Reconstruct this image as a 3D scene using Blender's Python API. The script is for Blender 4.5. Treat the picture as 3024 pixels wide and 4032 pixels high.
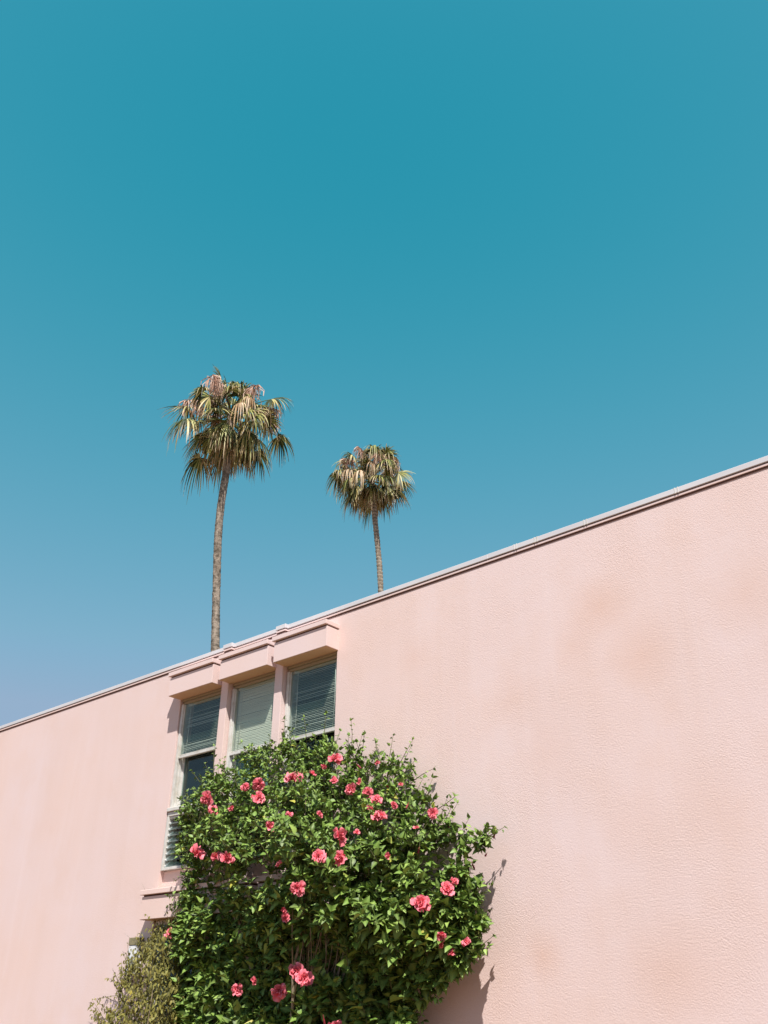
import bpy, math, random
import numpy as np
from mathutils import Vector, Matrix

# ------------------------------------------------------------------ scene, camera, light
for o in list(bpy.data.objects):
    bpy.data.objects.remove(o, do_unlink=True)
S = bpy.context.scene
COL = S.collection
rng = np.random.default_rng(11)
random.seed(11)

FOC, CX, CY = 3459.36, 1512.0, 2016.0            # focal length and centre in photo pixels (3024 x 4032)
YAW, PITCH, ROLL = -0.711495, 0.516150, 0.005125
CAM = np.array([0.0, -7.5, 1.6])
_f = np.array([math.sin(YAW)*math.cos(PITCH), math.cos(YAW)*math.cos(PITCH), math.sin(PITCH)])
_r = np.array([math.cos(YAW), -math.sin(YAW), 0.0])
_u = np.cross(_r, _f)
RX = _r*math.cos(ROLL) + _u*math.sin(ROLL)
RU = -_r*math.sin(ROLL) + _u*math.cos(ROLL)

cd = bpy.data.cameras.new("camera")
cam = bpy.data.objects.new("camera", cd); COL.objects.link(cam)
cd.sensor_fit = 'VERTICAL'; cd.sensor_height = 36.0
cd.lens = FOC/4032*36.0
cd.clip_start = 0.05; cd.clip_end = 4000
M = Matrix(((RX[0], RU[0], -_f[0], CAM[0]), (RX[1], RU[1], -_f[1], CAM[1]), (RX[2], RU[2], -_f[2], CAM[2]), (0, 0, 0, 1)))
cam.matrix_world = M
S.camera = cam

SUN_EL, SUN_AZ = math.radians(56.9), math.radians(135)   # azimuth clockwise from +Y
W = bpy.data.worlds.new("World"); S.world = W; W.use_nodes = True
nt = W.node_tree; nt.nodes.clear()
sky = nt.nodes.new('ShaderNodeTexSky'); sky.sky_type = 'NISHITA'; sky.sun_disc = False
sky.sun_elevation = SUN_EL; sky.sun_rotation = SUN_AZ
sky.air_density = 1.0; sky.dust_density = 0.6; sky.ozone_density = 2.0
# the photograph's teal grade: one tone curve per channel of the sky colour
sep = nt.nodes.new('ShaderNodeSeparateColor'); comb = nt.nodes.new('ShaderNodeCombineColor')
nt.links.new(sky.outputs[0], sep.inputs[0])
for ch, (ref, lo_, gain, ex, top_) in enumerate(((0.72, -0.02, 1.52, 0.82, 2.2), (1.20, 1.80, 1.38, 0.50, 3.20), (2.25, 2.36, 2.2, 0.45, 4.45))):
    prev = sep.outputs[ch]
    for op, val in (('MULTIPLY', 1/ref), ('SUBTRACT', 1.0), ('MAXIMUM', 0.0), ('POWER', ex), ('MULTIPLY', gain), ('ADD', lo_), ('MINIMUM', top_)):
        a_ = nt.nodes.new('ShaderNodeMath'); a_.operation = op; a_.inputs[1].default_value = val
        nt.links.new(prev, a_.inputs[0]); prev = a_.outputs[0]
    nt.links.new(prev, comb.inputs[ch])
bg = nt.nodes.new('ShaderNodeBackground'); bg.inputs[1].default_value = 0.10
wo = nt.nodes.new('ShaderNodeOutputWorld')
nt.links.new(comb.outputs[0], bg.inputs[0]); nt.links.new(bg.outputs[0], wo.inputs[0])

sl = bpy.data.lights.new("sun", 'SUN'); sl.energy = 5.0; sl.angle = math.radians(0.53); sl.color = (1.0, 0.955, 0.89)
sun = bpy.data.objects.new("sun", sl); COL.objects.link(sun)
sd = Vector((math.sin(SUN_AZ)*math.cos(SUN_EL), math.cos(SUN_AZ)*math.cos(SUN_EL), math.sin(SUN_EL)))
sun.rotation_euler = sd.to_track_quat('Z', 'Y').to_euler(); sun.location = (6, -14, 20)

S.view_settings.view_transform = 'Standard'; S.view_settings.look = 'None'
S.view_settings.gamma = 1.0; S.view_settings.exposure = 0.45
S.view_settings.use_curve_mapping = False
S.render.engine = 'CYCLES'
S.cycles.max_bounces = 8; S.cycles.transparent_max_bounces = 12

# ------------------------------------------------------------------ helpers
def ray(px, py):
    return RX*((px-CX)/FOC) + RU*(-(py-CY)/FOC) + _f
def at_y(px, py, y):
    d = ray(px, py); return CAM + d*((y-CAM[1])/d[1])
K = 3024/1659.0                                   # outlines below were read off a 1659 px wide view
def at_y2(px, py, y): return at_y(px*K, py*K, y)

def tag(o, label=None, cat=None, group=None, kind=None):
    if label: o['label'] = label
    if cat: o['category'] = cat
    if group: o['group'] = group
    if kind: o['kind'] = kind
    return o
def empty(name, loc=(0, 0, 0)):
    o = bpy.data.objects.new(name, None); COL.objects.link(o); o.location = loc; o.empty_display_size = 0.2
    return o
def obj(name, verts, faces, mat, parent=None, smooth=False, attr=None):
    me = bpy.data.meshes.new(name)
    me.from_pydata([tuple(map(float, v)) for v in verts], [], [tuple(int(i) for i in f) for f in faces])
    if mat: me.materials.append(mat)
    if smooth:
        me.polygons.foreach_set('use_smooth', [True]*len(me.polygons))
    if attr is not None:
        a = me.attributes.new('mark', 'FLOAT', 'POINT'); a.data.foreach_set('value', np.asarray(attr, dtype=np.float32))
    me.update()
    o = bpy.data.objects.new(name, me); COL.objects.link(o)
    if parent:
        o.parent = parent
        if parent.type == 'EMPTY': o.location = [-c for c in parent.location]      # shapes are given in world coordinates
    return o

class MB:
    def __init__(self): self.v = []; self.f = []; self.a = []
    def add(self, v, f, a=None):
        n = len(self.v); self.v.extend([tuple(p) for p in v]); self.f.extend([tuple(i+n for i in q) for q in f])
        self.a.extend(a if a is not None else [0.0]*len(v))
    def box(self, x0, x1, y0, y1, z0, z1, bev=0.0):
        if bev <= 0:
            v = [(x, y, z) for z in (z0, z1) for y in (y0, y1) for x in (x0, x1)]
            f = [(0, 2, 3, 1), (4, 5, 7, 6), (0, 1, 5, 4), (2, 6, 7, 3), (0, 4, 6, 2), (1, 3, 7, 5)]
            self.add(v, f); return
        # chamfered box: 24 vertices
        b = bev; lo = (x0, y0, z0); hi = (x1, y1, z1); v = []; idx = {}
        for sx in (0, 1):
            for sy in (0, 1):
                for sz in (0, 1):
                    for ax in range(3):
                        s = (sx, sy, sz); p = []
                        for k in range(3):
                            e = hi[k] if s[k] else lo[k]
                            if k != ax: e += (-b if s[k] else b)
                            p.append(e)
                        idx[(sx, sy, sz, ax)] = len(v); v.append(tuple(p))
        f = []
        for ax in range(3):
            o1, o2 = [k for k in range(3) if k != ax]
            for s in (0, 1):
                q = []
                for (p1, p2) in ((0, 0), (1, 0), (1, 1), (0, 1)):
                    c = [0, 0, 0]; c[ax] = s; c[o1] = p1; c[o2] = p2
                    q.append(idx[(*c, ax)])
                f.append(q)
        for ax in range(3):      # edges along axis ax
            o1, o2 = [k for k in range(3) if k != ax]
            for p1 in (0, 1):
                for p2 in (0, 1):
                    c0 = [0, 0, 0]; c0[o1] = p1; c0[o2] = p2; c1 = list(c0); c1[ax] = 1
                    f.append([idx[(*c0, o1)], idx[(*c1, o1)], idx[(*c1, o2)], idx[(*c0, o2)]])
        for sx in (0, 1):
            for sy in (0, 1):
                for sz in (0, 1):
                    f.append([idx[(sx, sy, sz, a)] for a in range(3)])
        # orient outward
        c = np.array([(x0+x1)/2, (y0+y1)/2, (z0+z1)/2]); va = np.array(v); ff = []
        for q in f:
            n = np.cross(va[q[1]]-va[q[0]], va[q[2]]-va[q[0]])
            if n @ (va[list(q)].mean(0)-c) < 0: q = q[::-1]
            ff.append(tuple(q))
        self.add(v, ff)
    def tube(self, pts, rad, n=6, a=None):
        pts = np.asarray(pts, float); m = len(pts)
        rad = np.broadcast_to(np.asarray(rad, float), (m,))
        t = np.gradient(pts, axis=0); t /= np.linalg.norm(t, axis=1)[:, None]+1e-9
        ref = np.array([0.31, 0.83, 0.46]); v = []
        for i in range(m):
            s = np.cross(t[i], ref); s /= np.linalg.norm(s)+1e-9; w = np.cross(t[i], s)
            for k in range(n):
                g = 2*math.pi*k/n; v.append(pts[i]+rad[i]*(s*math.cos(g)+w*math.sin(g)))
        f = [(i*n+k, i*n+(k+1) % n, (i+1)*n+(k+1) % n, (i+1)*n+k) for i in range(m-1) for k in range(n)]
        f += [tuple(range(n))[::-1], tuple((m-1)*n+k for k in range(n))]
        self.add(v, f, a)
    def build(self, name, mat, parent=None, smooth=False, attr=False):
        return obj(name, self.v, self.f, mat, parent, smooth, self.a if attr else None)

# ------------------------------------------------------------------ materials
def mat(name, color=(0.5, 0.5, 0.5), rough=0.6, spec=0.4, metal=0.0):
    m = bpy.data.materials.new(name); m.use_nodes = True
    b = m.node_tree.nodes['Principled BSDF']
    b.inputs['Base Color'].default_value = (*color, 1); b.inputs['Roughness'].default_value = rough
    b.inputs['Specular IOR Level'].default_value = spec; b.inputs['Metallic'].default_value = metal
    return m, m.node_tree, b
def node(t, kind, **kw):
    n = t.nodes.new(kind)
    for k, v in kw.items(): setattr(n, k, v)
    return n
def ramp(t, src, stops):
    r = t.nodes.new('ShaderNodeValToRGB'); t.links.new(src, r.inputs[0])
    while len(r.color_ramp.elements) < len(stops): r.color_ramp.elements.new(0.5)
    for e, (p, c) in zip(r.color_ramp.elements, stops):
        e.position = p; e.color = (*c, 1) if len(c) == 3 else c
    return r
def noise(t, scale, detail=4, rough=0.55, coord=None, vscale=None):
    n = t.nodes.new('ShaderNodeTexNoise'); n.inputs['Scale'].default_value = scale
    n.inputs['Detail'].default_value = detail; n.inputs['Roughness'].default_value = rough
    tc = coord or t.nodes.new('ShaderNodeTexCoord').outputs['Object']
    if vscale:
        mp = t.nodes.new('ShaderNodeMapping'); mp.inputs['Scale'].default_value = vscale
        t.links.new(tc, mp.inputs[0]); tc = mp.outputs[0]
    t.links.new(tc, n.inputs['Vector'])
    return n
def mix(t, fac, a, b, mode='MIX'):
    n = t.nodes.new('ShaderNodeMix'); n.data_type = 'RGBA'; n.blend_type = mode
    for s, x in ((n.inputs[0], fac), (n.inputs[6], a), (n.inputs[7], b)):
        if hasattr(x, 'is_output'): t.links.new(x, s)
        elif isinstance(x, (int, float)): s.default_value = x
        else: s.default_value = (*x, 1)
    return n.outputs[2]
def math_(t, op, a, b=0.0, clamp=False):
    n = t.nodes.new('ShaderNodeMath'); n.operation = op; n.use_clamp = clamp
    for s, x in ((n.inputs[0], a), (n.inputs[1], b)):
        if hasattr(x, 'is_output'): t.links.new(x, s)
        else: s.default_value = x
    return n.outputs[0]
def bump(t, b, h, strength, dist):
    n = t.nodes.new('ShaderNodeBump'); n.inputs['Strength'].default_value = strength; n.inputs['Distance'].default_value = dist
    t.links.new(h, n.inputs['Height']); t.links.new(n.outputs[0], b.inputs['Normal'])

# stucco: painted pink render with peach stains, rain streaks and a sprayed texture
def stucco(name, strength=1.0, stains=True):
    m, t, b = mat(name, rough=0.92, spec=0.12)
    tc = t.nodes.new('ShaderNodeTexCoord').outputs['Object']
    big = noise(t, 0.55, 5, 0.6, tc)
    base = mix(t, ramp(t, big.outputs[0], [(0.35, (0, 0, 0)), (0.68, (1, 1, 1))]).outputs[0], (0.735, 0.592, 0.582), (0.750, 0.570, 0.522))
    st = noise(t, 1.0, 4, 0.5, tc, (2.6, 1.0, 0.28))
    base = mix(t, math_(t, 'MULTIPLY', ramp(t, st.outputs[0], [(0.42, (0, 0, 0)), (0.72, (1, 1, 1))]).outputs[0], 0.40), base, (0.705, 0.538, 0.495))
    pale = noise(t, 1.7, 3, 0.5, tc, (3.4, 1.0, 0.20))
    base = mix(t, math_(t, 'MULTIPLY', ramp(t, pale.outputs[0], [(0.55, (0, 0, 0)), (0.75, (1, 1, 1))]).outputs[0], 0.22), base, (0.775, 0.640, 0.630))
    blot = noise(t, 1.35, 6, 0.62, tc, (1, 1, .8))
    base = mix(t, math_(t, 'MULTIPLY', ramp(t, blot.outputs[0], [(0.52, (0, 0, 0)), (0.72, (1, 1, 1))]).outputs[0], 0.38), base, (0.705, 0.515, 0.445))
    if stains:
        for (x, z, rx, rz, s) in STAINS:
            mp = t.nodes.new('ShaderNodeMapping'); mp.vector_type = 'POINT'
            mp.inputs['Location'].default_value = (-x/rx, 0, -z/rz); mp.inputs['Scale'].default_value = (1/rx, 0.02, 1/rz)
            wob = noise(t, 2.2, 4, 0.6, tc)
            wv = mix(t, 0.16, tc, wob.outputs['Color'], 'ADD')
            t.links.new(wv, mp.inputs[0])
            g = t.nodes.new('ShaderNodeTexGradient'); g.gradient_type = 'SPHERICAL'; t.links.new(mp.outputs[0], g.inputs[0])
            base = mix(t, math_(t, 'MULTIPLY', g.outputs[1], s, True), base, (0.690, 0.480, 0.405))
    gr = noise(t, 60, 5, 0.75, tc, (1.0, .7, 1.1))
    base = mix(t, math_(t, 'MULTIPLY', ramp(t, gr.outputs[0], [(0.40, (1, 1, 1)), (0.52, (0, 0, 0))]).outputs[0], 0.16), base, (0.56, 0.40, 0.37))      # fine darker speckle
    t.links.new(base, b.inputs['Base Color'])
    rot = t.nodes.new('ShaderNodeMapping'); rot.inputs['Rotation'].default_value = (0.5, 0.7, 0.9); t.links.new(tc, rot.inputs[0])
    n1 = noise(t, 80, 4, 0.65, rot.outputs[0]); n2 = noise(t, 42, 3, 0.6, rot.outputs[0]); pt = noise(t, 1.1, 4, 0.6, tc)
    h = math_(t, 'ADD', math_(t, 'MULTIPLY', ramp(t, n1.outputs[0], [(0.34, (0, 0, 0)), (0.68, (1, 1, 1))]).outputs[0], 0.8), math_(t, 'MULTIPLY', n2.outputs[0], 0.5))
    amp = math_(t, 'ADD', math_(t, 'MULTIPLY', ramp(t, pt.outputs[0], [(0.36, (0, 0, 0)), (0.66, (1, 1, 1))]).outputs[0], 0.7), 0.45)      # worn and fresh patches
    bump(t, b, math_(t, 'MULTIPLY', h, amp), 0.47*strength, 0.0050)
    return m
def _st(px, py, r, k, s):      # px, py in the 1659 view
    p = at_y2(px, py, 0.0); return (p[0], p[2], r, r*k, s)
STAINS = [_st(1310, 1290, 0.42, 0.9, 0.75), _st(1400, 1390, 0.40, 1.0, 0.6), _st(1250, 1375, 0.30, 1.1, 0.45), _st(1200, 1600, 0.40, 1.2, 0.35),
          _st(1190, 2045, 0.22, 1.2, 0.75), _st(1470, 2080, 0.60, 0.8, 0.6), _st(1630, 1250, 0.45, 1.0, 0.45), _st(1560, 1720, 0.45, 1.0, 0.3),
          _st(905, 1400, 0.30, 0.9, 0.35), _st(1130, 1490, 0.35, 1.0, 0.3), _st(1380, 1750, 0.4, 1.0, 0.25)]
M_STUCCO = stucco("pink_stucco", 1.0)
M_SMOOTH = stucco("pink_render", 0.35, False)

m, t, b = mat("white_frame_paint", (0.78, 0.77, 0.74), 0.45, 0.4)
n = noise(t, 7, 5, 0.65); t.links.new(mix(t, ramp(t, n.outputs[0], [(0.45, (0, 0, 0)), (0.75, (1, 1, 1))]).outputs[0], (0.63, 0.61, 0.58), (0.46, 0.42, 0.35)), b.inputs['Base Color'])
M_WHITE = m
m, t, b = mat("head_shade_tan", (0.34, 0.28, 0.19), 0.6, 0.3); M_HEAD = m  # hood shade on the window heads put into a darker tan
m, t, b = mat("coping_metal", (0.62, 0.61, 0.64), 0.5, 0.45)
n = noise(t, 1.3, 5, 0.6, None, (1, 1, 6)); t.links.new(mix(t, n.outputs[0], (0.50, 0.47, 0.50), (0.72, 0.71, 0.72)), b.inputs['Base Color'])
M_COPING = m
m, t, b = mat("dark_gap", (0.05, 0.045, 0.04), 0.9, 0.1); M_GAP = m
m, t, b = mat("shade_line_brown", (0.115, 0.062, 0.05), 0.9, 0.1); M_SHADE_LINE = m  # brown for strips that paint the shadow lines under fascia and lips
m, t, b = mat("soffit_bounce_tan", (0.62, 0.41, 0.27), 0.9, 0.1); M_SOFFIT = m  # warm bounce light on the hood undersides put into the colour
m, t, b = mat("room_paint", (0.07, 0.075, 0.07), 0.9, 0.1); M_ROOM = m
m, t, b = mat("roof_gravel", (0.32, 0.31, 0.3), 0.95, 0.1)
n = noise(t, 30, 3); t.links.new(mix(t, n.outputs[0], (0.22, 0.21, 0.2), (0.42, 0.4, 0.38)), b.inputs['Base Color']); M_ROOF = m
def slat_mat(name, c):
    m, t, b = mat(name, c, 0.5, 0.3)
    b.inputs['Subsurface Weight'].default_value = 0.0
    return m
M_SLAT = slat_mat("blind_slat", (0.54, 0.53, 0.48))
M_SLAT2 = slat_mat("blind_slat_cream", (0.80, 0.76, 0.66))
M_CORD = slat_mat("blind_cord", (0.78, 0.77, 0.72))

def glass(name, tintc, diffuse_fac, dustc):
    m = bpy.data.materials.new(name); m.use_nodes = True; t = m.node_tree; t.nodes.clear()
    out = t.nodes.new('ShaderNodeOutputMaterial')
    tr = t.nodes.new('ShaderNodeBsdfTransparent'); tr.inputs[0].default_value = (*tintc, 1)
    gl = t.nodes.new('ShaderNodeBsdfGlossy'); gl.inputs[0].default_value = (0.9, 0.95, 0.95, 1); gl.inputs['Roughness'].default_value = 0.015
    df = t.nodes.new('ShaderNodeBsdfDiffuse'); df.inputs[0].default_value = (*dustc, 1)
    lw_ = t.nodes.new('ShaderNodeLayerWeight'); lw_.inputs[0].default_value = 0.5      # same reflectance from either side
    fr = math_(t, 'ADD', math_(t, 'MULTIPLY', math_(t, 'POWER', lw_.outputs['Facing'], 5.0), 0.95), 0.035)
    m1 = t.nodes.new('ShaderNodeMixShader'); m2 = t.nodes.new('ShaderNodeMixShader')
    n = noise(t, 3.0, 4); t.links.new(math_(t, 'MULTIPLY', math_(t, 'ADD', n.outputs[0], 0.5), diffuse_fac), m1.inputs[0])
    t.links.new(tr.outputs[0], m1.inputs[1]); t.links.new(df.outputs[0], m1.inputs[2])
    t.links.new(fr, m2.inputs[0]); t.links.new(m1.outputs[0], m2.inputs[1]); t.links.new(gl.outputs[0], m2.inputs[2])
    t.links.new(m2.outputs[0], out.inputs[0])
    return m
M_GLASS = glass("tinted_window_glass", (0.92, 0.955, 0.935), 0.055, (0.14, 0.27, 0.21))
M_GLASS_TEAL = glass("teal_window_glass", (0.70, 0.78, 0.75), 0.32, (0.20, 0.38, 0.34))  # stronger teal diffuse layer, for the middle lower pane
M_GLASS_CLEAR = glass("clear_window_glass", (0.80, 0.88, 0.86), 0.03, (0.2, 0.33, 0.32))
M_JAL = glass("frosted_louvre_glass", (0.72, 0.80, 0.78), 0.14, (0.62, 0.66, 0.64))

def leaf_mat(name, c_dark, c_mid, c_light, trans, rough, spec, light_share=0.8):
    m, t, b = mat(name, c_mid, rough, spec)
    g = t.nodes.new('ShaderNodeNewGeometry')
    r = ramp(t, g.outputs['Random Per Island'], [(0.0, c_dark), (0.34, c_dark), (0.58, c_mid), (light_share, c_mid), (0.975, c_light), (0.985, c_light), (0.995, (0.52, 0.42, 0.06))])
    n = noise(t, 60, 3); c = mix(t, 0.22, r.outputs[0], mix(t, n.outputs[0], c_dark, c_mid))
    at = t.nodes.new('ShaderNodeAttribute'); at.attribute_name = 'mark'
    c = mix(t, math_(t, 'MULTIPLY', at.outputs['Fac'], 0.45), c, c_light)      # pale midrib
    t.links.new(c, b.inputs['Base Color'])
    tl = t.nodes.new('ShaderNodeBsdfTranslucent'); t.links.new(mix(t, 0.5, c, c_light), tl.inputs[0])
    ms = t.nodes.new('ShaderNodeMixShader'); ms.inputs[0].default_value = trans
    out = t.nodes['Material Output']
    t.links.new(b.outputs[0], ms.inputs[1]); t.links.new(tl.outputs[0], ms.inputs[2]); t.links.new(ms.outputs[0], out.inputs[0])
    return m
M_LEAF = leaf_mat("hibiscus_leaf", (0.022, 0.046, 0.011), (0.125, 0.225, 0.036), (0.34, 0.46, 0.11), 0.06, 0.45, 0.26, 0.78)  # near-black leaf share puts the bush's inner shade into the colour
M_OLIVE = leaf_mat("olive_leaf", (0.075, 0.080, 0.014), (0.20, 0.195, 0.040), (0.34, 0.28, 0.085), 0.12, 0.55, 0.25)
m, t, b = mat("twig_bark", (0.26, 0.20, 0.13), 0.85, 0.2)
n = noise(t, 25, 4); t.links.new(mix(t, n.outputs[0], (0.14, 0.10, 0.065), (0.40, 0.32, 0.22)), b.inputs['Base Color']); M_TWIG = m

m, t, b = mat("green_shoot", (0.10, 0.095, 0.04), 0.7, 0.3); M_SHOOT = m

def petal_mat():
    m, t, b = mat("hibiscus_petal", (0.7, 0.12, 0.15), 0.55, 0.25)
    at = t.nodes.new('ShaderNodeAttribute'); at.attribute_name = 'mark'
    c = ramp(t, at.outputs['Fac'], [(0.0, (0.55, 0.02, 0.05)), (0.40, (0.82, 0.10, 0.16)), (1.0, (0.93, 0.34, 0.40))])
    g = t.nodes.new('ShaderNodeNewGeometry')
    c2 = mix(t, math_(t, 'MULTIPLY', g.outputs['Random Per Island'], 0.35), c.outputs[0], (0.80, 0.12, 0.14))
    t.links.new(c2, b.inputs['Base Color'])
    tl = t.nodes.new('ShaderNodeBsdfTranslucent'); t.links.new(c2, tl.inputs[0])
    ms = t.nodes.new('ShaderNodeMixShader'); ms.inputs[0].default_value = 0.16
    t.links.new(b.outputs[0], ms.inputs[1]); t.links.new(tl.outputs[0], ms.inputs[2]); t.links.new(ms.outputs[0], t.nodes['Material Output'].inputs[0])
    return m
M_PETAL = petal_mat()
m, t, b = mat("flower_bud_red", (0.26, 0.03, 0.04), 0.5, 0.3); M_BUD = m

def frond_mat():
    m, t, b = mat("palm_frond", (0.1, 0.13, 0.03), 0.5, 0.35)
    at = t.nodes.new('ShaderNodeAttribute'); at.attribute_name = 'mark'
    g = t.nodes.new('ShaderNodeNewGeometry')
    gr = ramp(t, g.outputs['Random Per Island'], [(0.0, (0.022, 0.032, 0.008)), (0.38, (0.045, 0.060, 0.014)), (0.62, (0.17, 0.20, 0.045)), (0.8, (0.36, 0.36, 0.11)), (1.0, (0.64, 0.54, 0.24))])  # darkest share puts the shade of crown gaps into the colour
    dry = ramp(t, g.outputs['Random Per Island'], [(0.0, (0.34, 0.20, 0.10)), (0.6, (0.56, 0.39, 0.22)), (1.0, (0.72, 0.56, 0.38))])
    c = mix(t, ramp(t, at.outputs['Fac'], [(0.45, (0, 0, 0)), (0.95, (1, 1, 1))]).outputs[0], gr.outputs[0], dry.outputs[0])
    t.links.new(c, b.inputs['Base Color'])
    tl = t.nodes.new('ShaderNodeBsdfTranslucent'); t.links.new(c, tl.inputs[0])
    ms = t.nodes.new('ShaderNodeMixShader'); ms.inputs[0].default_value = 0.18
    t.links.new(b.outputs[0], ms.inputs[1]); t.links.new(tl.outputs[0], ms.inputs[2]); t.links.new(ms.outputs[0], t.nodes['Material Output'].inputs[0])
    return m
M_FROND = frond_mat()
m, t, b = mat("palm_dead_thatch", (0.55, 0.34, 0.26), 0.8, 0.1)
g = t.nodes.new('ShaderNodeNewGeometry')
t.links.new(ramp(t, g.outputs['Random Per Island'], [(0, (0.36, 0.20, 0.14)), (0.5, (0.60, 0.38, 0.29)), (1, (0.74, 0.56, 0.46))]).outputs[0], b.inputs['Base Color']); M_THATCH = m
m, t, b = mat("palm_stalk", (0.11, 0.08, 0.07), 0.7, 0.2); M_STALK = m
def bark(name, c0, c1):
    m, t, b = mat(name, c0, 0.92, 0.1)
    n1 = noise(t, 5.5, 6, 0.75, None, (1, 1, 0.8)); n2 = noise(t, 1.2, 3, 0.5, None, (0.3, 0.3, 2.2))
    c = mix(t, ramp(t, n1.outputs[0], [(0.40, (0, 0, 0)), (0.60, (1, 1, 1))]).outputs[0], c0, c1)
    c = mix(t, math_(t, 'MULTIPLY', n2.outputs[0], 0.5), c, c0)
    at = t.nodes.new('ShaderNodeAttribute'); at.attribute_name = 'mark'
    c = mix(t, math_(t, 'MULTIPLY', at.outputs['Fac'], 0.85), c, (0.035, 0.028, 0.02))      # dark leaf scars round the trunk
    t.links.new(c, b.inputs['Base Color']); bump(t, b, n1.outputs[0], 0.8, 0.04)
    return m
M_BARK1 = bark("palm_bark_mottled", (0.11, 0.09, 0.07), (0.47, 0.385, 0.31))
M_BARK2 = bark("palm_bark_ringed", (0.22, 0.18, 0.14), (0.50, 0.42, 0.33))
m, t, b = mat("box_enamel", (0.78, 0.79, 0.80), 0.4, 0.4); M_BOX = m
m, t, b = mat("box_lid_weathered", (0.24, 0.21, 0.13), 0.8, 0.2)
n = noise(t, 30, 5); t.links.new(mix(t, n.outputs[0], (0.13, 0.11, 0.06), (0.36, 0.32, 0.2)), b.inputs['Base Color']); M_LID = m

# ------------------------------------------------------------------ ground
m, t, b = mat("pale_ground", (0.34, 0.28, 0.22), 0.95, 0.1)
n = noise(t, 0.8, 8, 0.65); n2 = noise(t, 14, 5, 0.7)
c = mix(t, n.outputs[0], (0.21, 0.120, 0.07), (0.30, 0.18, 0.11)); c = mix(t, math_(t, 'MULTIPLY', n2.outputs[0], 0.5), c, (0.14, 0.08, 0.05))
t.links.new(c, b.inputs['Base Color']); bump(t, b, n2.outputs[0], 0.4, 0.02)
g_ = obj("ground", [(-1500, -1500, 0), (1500, -1500, 0), (1500, 1500, 0), (-1500, 1500, 0)], [(0, 1, 2, 3)], m)
tag(g_, "bare pale ground in front of the pink building", kind="structure")

# ------------------------------------------------------------------ building
XL, XR, DEP = -26.0, 8.0, 11.0
BAYS = [(-10.337, -9.372), (-9.230, -8.292), (-8.150, -7.224)]
PILS = [(-9.372, -9.230), (-8.292, -8.150)]
ZT = 6.022                                             # top of the stucco under the coping
bl = empty("apartment_building", (-9, 0, 0))
tag(bl, "two storey pink stucco apartment building with a flat roof and white metal coping", "building")
T = 0.25
w = MB()
w.box(XL, BAYS[0][0], 0, T, 0, ZT)
w.box(BAYS[2][1], XR, 0, T, 0, ZT)
for i, (a, c) in enumerate(BAYS):
    w.box(a, c, 0, T, 5.512, ZT)                      # lintel over the upper window
    w.box(a, c, 0.065, T, 2.60, 3.185)                # recessed panel between the storeys
    w.box(a, c, 0.065, T, 0, 0.7)
w.build("wall", M_STUCCO, bl)
for (a, c) in PILS:
    p = MB(); p.box(a, c, -0.05, T, 0, ZT, 0.004); p.build("pilaster", M_STUCCO, bl)
sh = MB()
sh.box(XL, XR, DEP-T, DEP, 0, ZT); sh.box(XL, XL+T, T, DEP-T, 0, ZT); sh.box(XR-T, XR, T, DEP-T, 0, ZT)
sh.build("rear_wall", M_SMOOTH, bl)
rf = MB(); rf.box(XL+T, XR-T, T, DEP-T, 5.62, 5.86); rf.build("roof", M_ROOF, bl)
rm = MB()
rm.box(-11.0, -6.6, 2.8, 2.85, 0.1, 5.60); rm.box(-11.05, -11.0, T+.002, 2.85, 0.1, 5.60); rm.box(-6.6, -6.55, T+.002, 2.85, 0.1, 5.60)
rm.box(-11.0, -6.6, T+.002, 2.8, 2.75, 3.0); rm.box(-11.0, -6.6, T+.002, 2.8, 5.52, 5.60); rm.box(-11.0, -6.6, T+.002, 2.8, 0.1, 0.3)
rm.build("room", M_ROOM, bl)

# coping, dark drip gap and pink fascia, each stepping out round the pilasters
def run(y, z0, z1, mbm, bev=0.0, laps=False):
    xs = [(XL-.02, PILS[0][0]+y-0.0), (PILS[0][1]-y, PILS[1][0]+y), (PILS[1][1]-y, XR+.02)]
    for (a, c) in xs:
        if not laps: mbm.box(a, c, y, T+0.03, z0, z1, bev); continue
        m_ = max(1, int(round((c-a)/3.05))); rr_ = random.Random(7)
        for k in range(m_):
            e = rr_.uniform(-.0025, .0025); g_e = rr_.uniform(-.002, .002)
            mbm.box(a+(c-a)*k/m_, a+(c-a)*(k+1)/m_, y+g_e, T+0.03, z0, z1+e, bev)
    for (a, c) in PILS: mbm.box(a+y, c-y, y-0.05, T+0.03, z0, z1, bev)
cp = MB(); run(-0.024, 6.030, 6.088, cp, bev=0.004, laps=True)
for (a, c) in ((XL, XL+T), (XR-T, XR)): cp.box(a-.02 if a == XL else a, c if a == XL else c+.02, T+0.03, DEP, 6.030, 6.088)
cop = cp.build("coping", M_COPING, bl)
for px, py in ((2029, 2150), (2110, 2124), (2305, 2058), (2663, 1930)):
    p = at_y(px, py, -0.024); j = MB()
    for dx in (-0.016, 0.016): j.box(p[0]+dx-.006, p[0]+dx+.006, -0.029, 0.1, 6.027, 6.092, 0.002)
    j.build("coping_joint", M_WHITE, cop)
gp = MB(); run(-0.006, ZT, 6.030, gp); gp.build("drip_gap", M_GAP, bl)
fb = MB(); run(-0.0155, 5.994, 6.020, fb, bev=0.003); fb.build("fascia_band", M_SMOOTH, bl)
sb = MB(); run(-0.007, 5.976, 5.9935, sb); sb.build("fascia_shade_strip", M_SHADE_LINE, bl)  # added strip paints the shadow line below the fascia

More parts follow.
